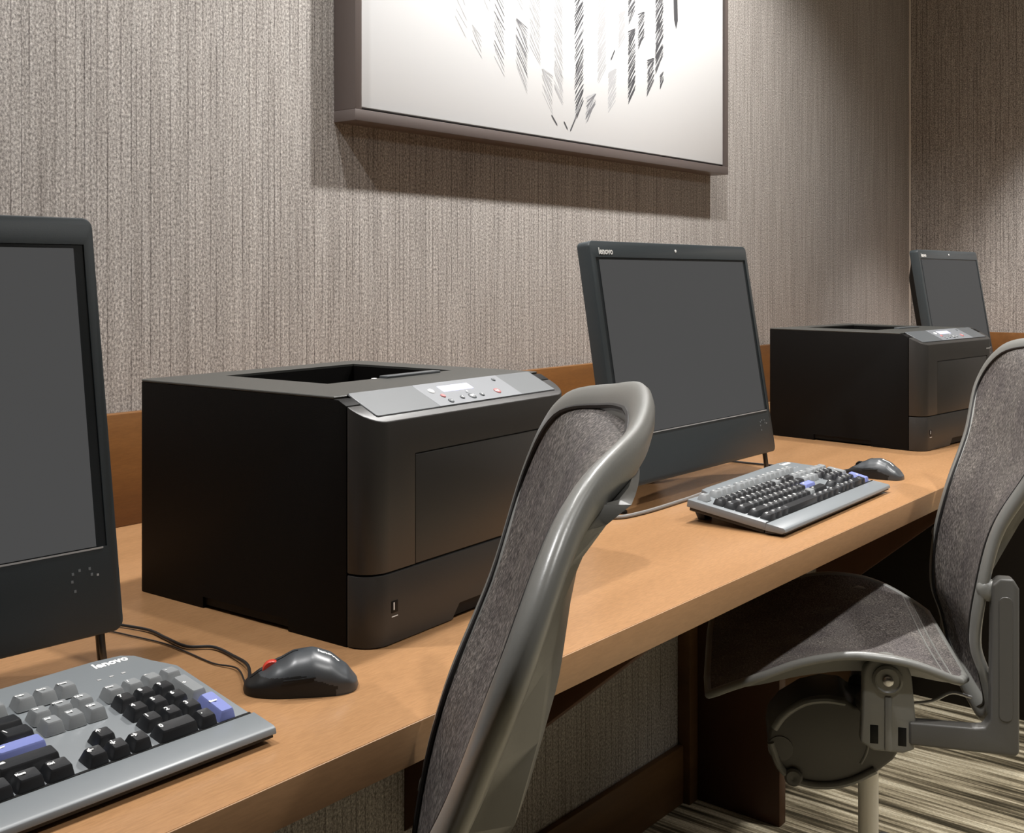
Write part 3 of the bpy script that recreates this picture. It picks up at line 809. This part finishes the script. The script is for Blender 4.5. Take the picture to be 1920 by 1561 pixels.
    for s in (-1, 1):
        obj('box_bolt', lathe(B(), [(.003, s * .056), (.0145, s * .056), (.0145, s * .064), (.011, s * .067), (.005, s * .067), (.002, s * .0655)], 'x', (0, .060, .3135), 20), 'mech', tb)
        obj('box_bolt', lathe(B(), [(.002, s * .056), (.020, s * .056), (.020, s * .060), (.002, s * .0605)], 'x', (0, .080, .357), 20), 'mech', tb)
    obj('cable_guide', tubeb(catmull([(-.10, -.20, .482), (-.11, -.17, .490), (-.12, -.14, .478), (-.12, -.10, .470)], 5), .0025, 8), 'grey_line', t)
    obj('column', lathe(B(), [(.016, .10), (.016, .33)], 'z', (0, -.062, 0), 24), 'gas', t)
    obj('column_sleeve', lathe(B(), [(.010, .04), (.027, .05), (.025, .16), (.018, .175), (.010, .175)], 'z', (0, -.062, 0), 24), 'mech', t)
    # star base: one leg towards the camera side
    for k in range(5):
        a = rad(-156 + 72 * k); d = Vector((cos(a), sin(a), 0)); o = Vector((0, -.062, 0))
        lg = obj('base_leg', tubeb([o + d * .01 + Vector((0, 0, .098)), o + d * .12 + Vector((0, 0, .094)), o + d * .285 + Vector((0, 0, .074))], lambda u: .021 - .008 * u, 10, lambda u: .013 - .004 * u), 'mech', t)
        cs = B(); tip = o + d * .285
        n = Vector((-d.y, d.x, 0))
        for s in (-1, 1):
            w = lathe(B(), [(.004, s * .006), (.026, s * .006), (.028, s * .010), (.028, s * .018), (.024, s * .021), (.004, s * .021)], 'x', (0, 0, 0), 20)
            w.transform(Matrix.Translation(tip + Vector((0, 0, .0285))) @ Matrix.Rotation(a + PI / 2, 4, 'Z')); merge(cs, w)
        tube(cs, [tip + Vector((0, 0, .03)), tip + Vector((0, 0, .072))], .007, 10)
        obj('caster', cs, 'black', t)
    return t
GC = 'mesh desk chairs at the worktop'
ch2 = make_chair('farther grey mesh desk chair with its seat and tilt mechanism in view, at right', GC)
ch1 = dup(ch2, (.4549, .6981, 0), .6220, 'nearest grey mesh desk chair, only its tall back in view before the large printer', GC)
for c in ch1.children:                        # this one is set a little higher
    if c.name.split('.')[0] not in ('base_leg', 'caster', 'column_sleeve', 'column'): c.location.z += .0157

# ------------------------------------------------------------------ light
def spot(name, loc, target, power, size=rad(95), blend=.7, radius=.035, col=(1, .93, .84)):
    l = bpy.data.lights.new(name, 'SPOT'); l.energy = power; l.spot_size = size; l.spot_blend = blend
    l.shadow_soft_size = radius; l.color = col
    o = bpy.data.objects.new(name, l); C.objects.link(o); o.location = loc
    o.rotation_euler = (Vector(target) - Vector(loc)).to_track_quat('-Z', 'Y').to_euler(); return o
def area(name, loc, target, power, sx, sy, col=(1, .95, .88)):
    l = bpy.data.lights.new(name, 'AREA'); l.shape = 'RECTANGLE'; l.size = sx; l.size_y = sy; l.energy = power; l.color = col
    o = bpy.data.objects.new(name, l); C.objects.link(o); o.location = loc
    o.rotation_euler = (Vector(target) - Vector(loc)).to_track_quat('-Z', 'Y').to_euler(); return o
for x, y, p, c in ((.35, 1.22, 98, (1, .99, .985)), (1.15, .97, 42, (1, .985, .965)), (2.00, .97, 152, (1, .98, .955)), (2.94, .98, 90, (1, .975, .945))):
    spot('downlight', (x, y, 2.57), (x, y + .03, 0), p, rad(128), .75, .03, c)
spot('downlight', (4.18, .62, 2.57), (4.20, .60, 0), 200, rad(72), .55, .035, (1, .98, .965))
for x, p in ((.8, 62), (1.6, 125), (2.7, 135)):  # room-side fill spots; the leftmost added to brighten the nearest chair
    spot('downlight', (x, -.35, 2.57), (x, -.32, 0), p, rad(84), .5, .04, (1, .98, .955))
area('fill_panel', (2.9, -1.4, 2.58), (2.9, -1.4, 0), 20, 1.8, .9, (1, .99, .97))  # unseen area light added as general fill
w = bpy.data.worlds.new('room_air'); bpy.context.scene.world = w; w.use_nodes = True
w.node_tree.nodes['Background'].inputs['Color'].default_value = (.03, .03, .03, 1)

# ------------------------------------------------------------------ camera
cam = bpy.data.cameras.new('camera'); co = bpy.data.objects.new('camera', cam); C.objects.link(co)
F, CX, CY, PSI = 2095.59, 825.354, 517.422, .8525
cam.sensor_fit = 'HORIZONTAL'; cam.sensor_width = 36; cam.lens = F / 1920 * 36
cam.shift_x = (960 - CX) / 1920; cam.shift_y = (CY - 780.5) / 1920
cam.clip_start = .02
co.location = (0, 0, .3913 + ZD); co.rotation_euler = (PI / 2, 0, -PSI)
sc = bpy.context.scene; sc.camera = co
vs = sc.view_settings; vs.view_transform = 'Standard'; vs.look = 'None'; vs.exposure = 0; vs.gamma = 1; vs.use_curve_mapping = False
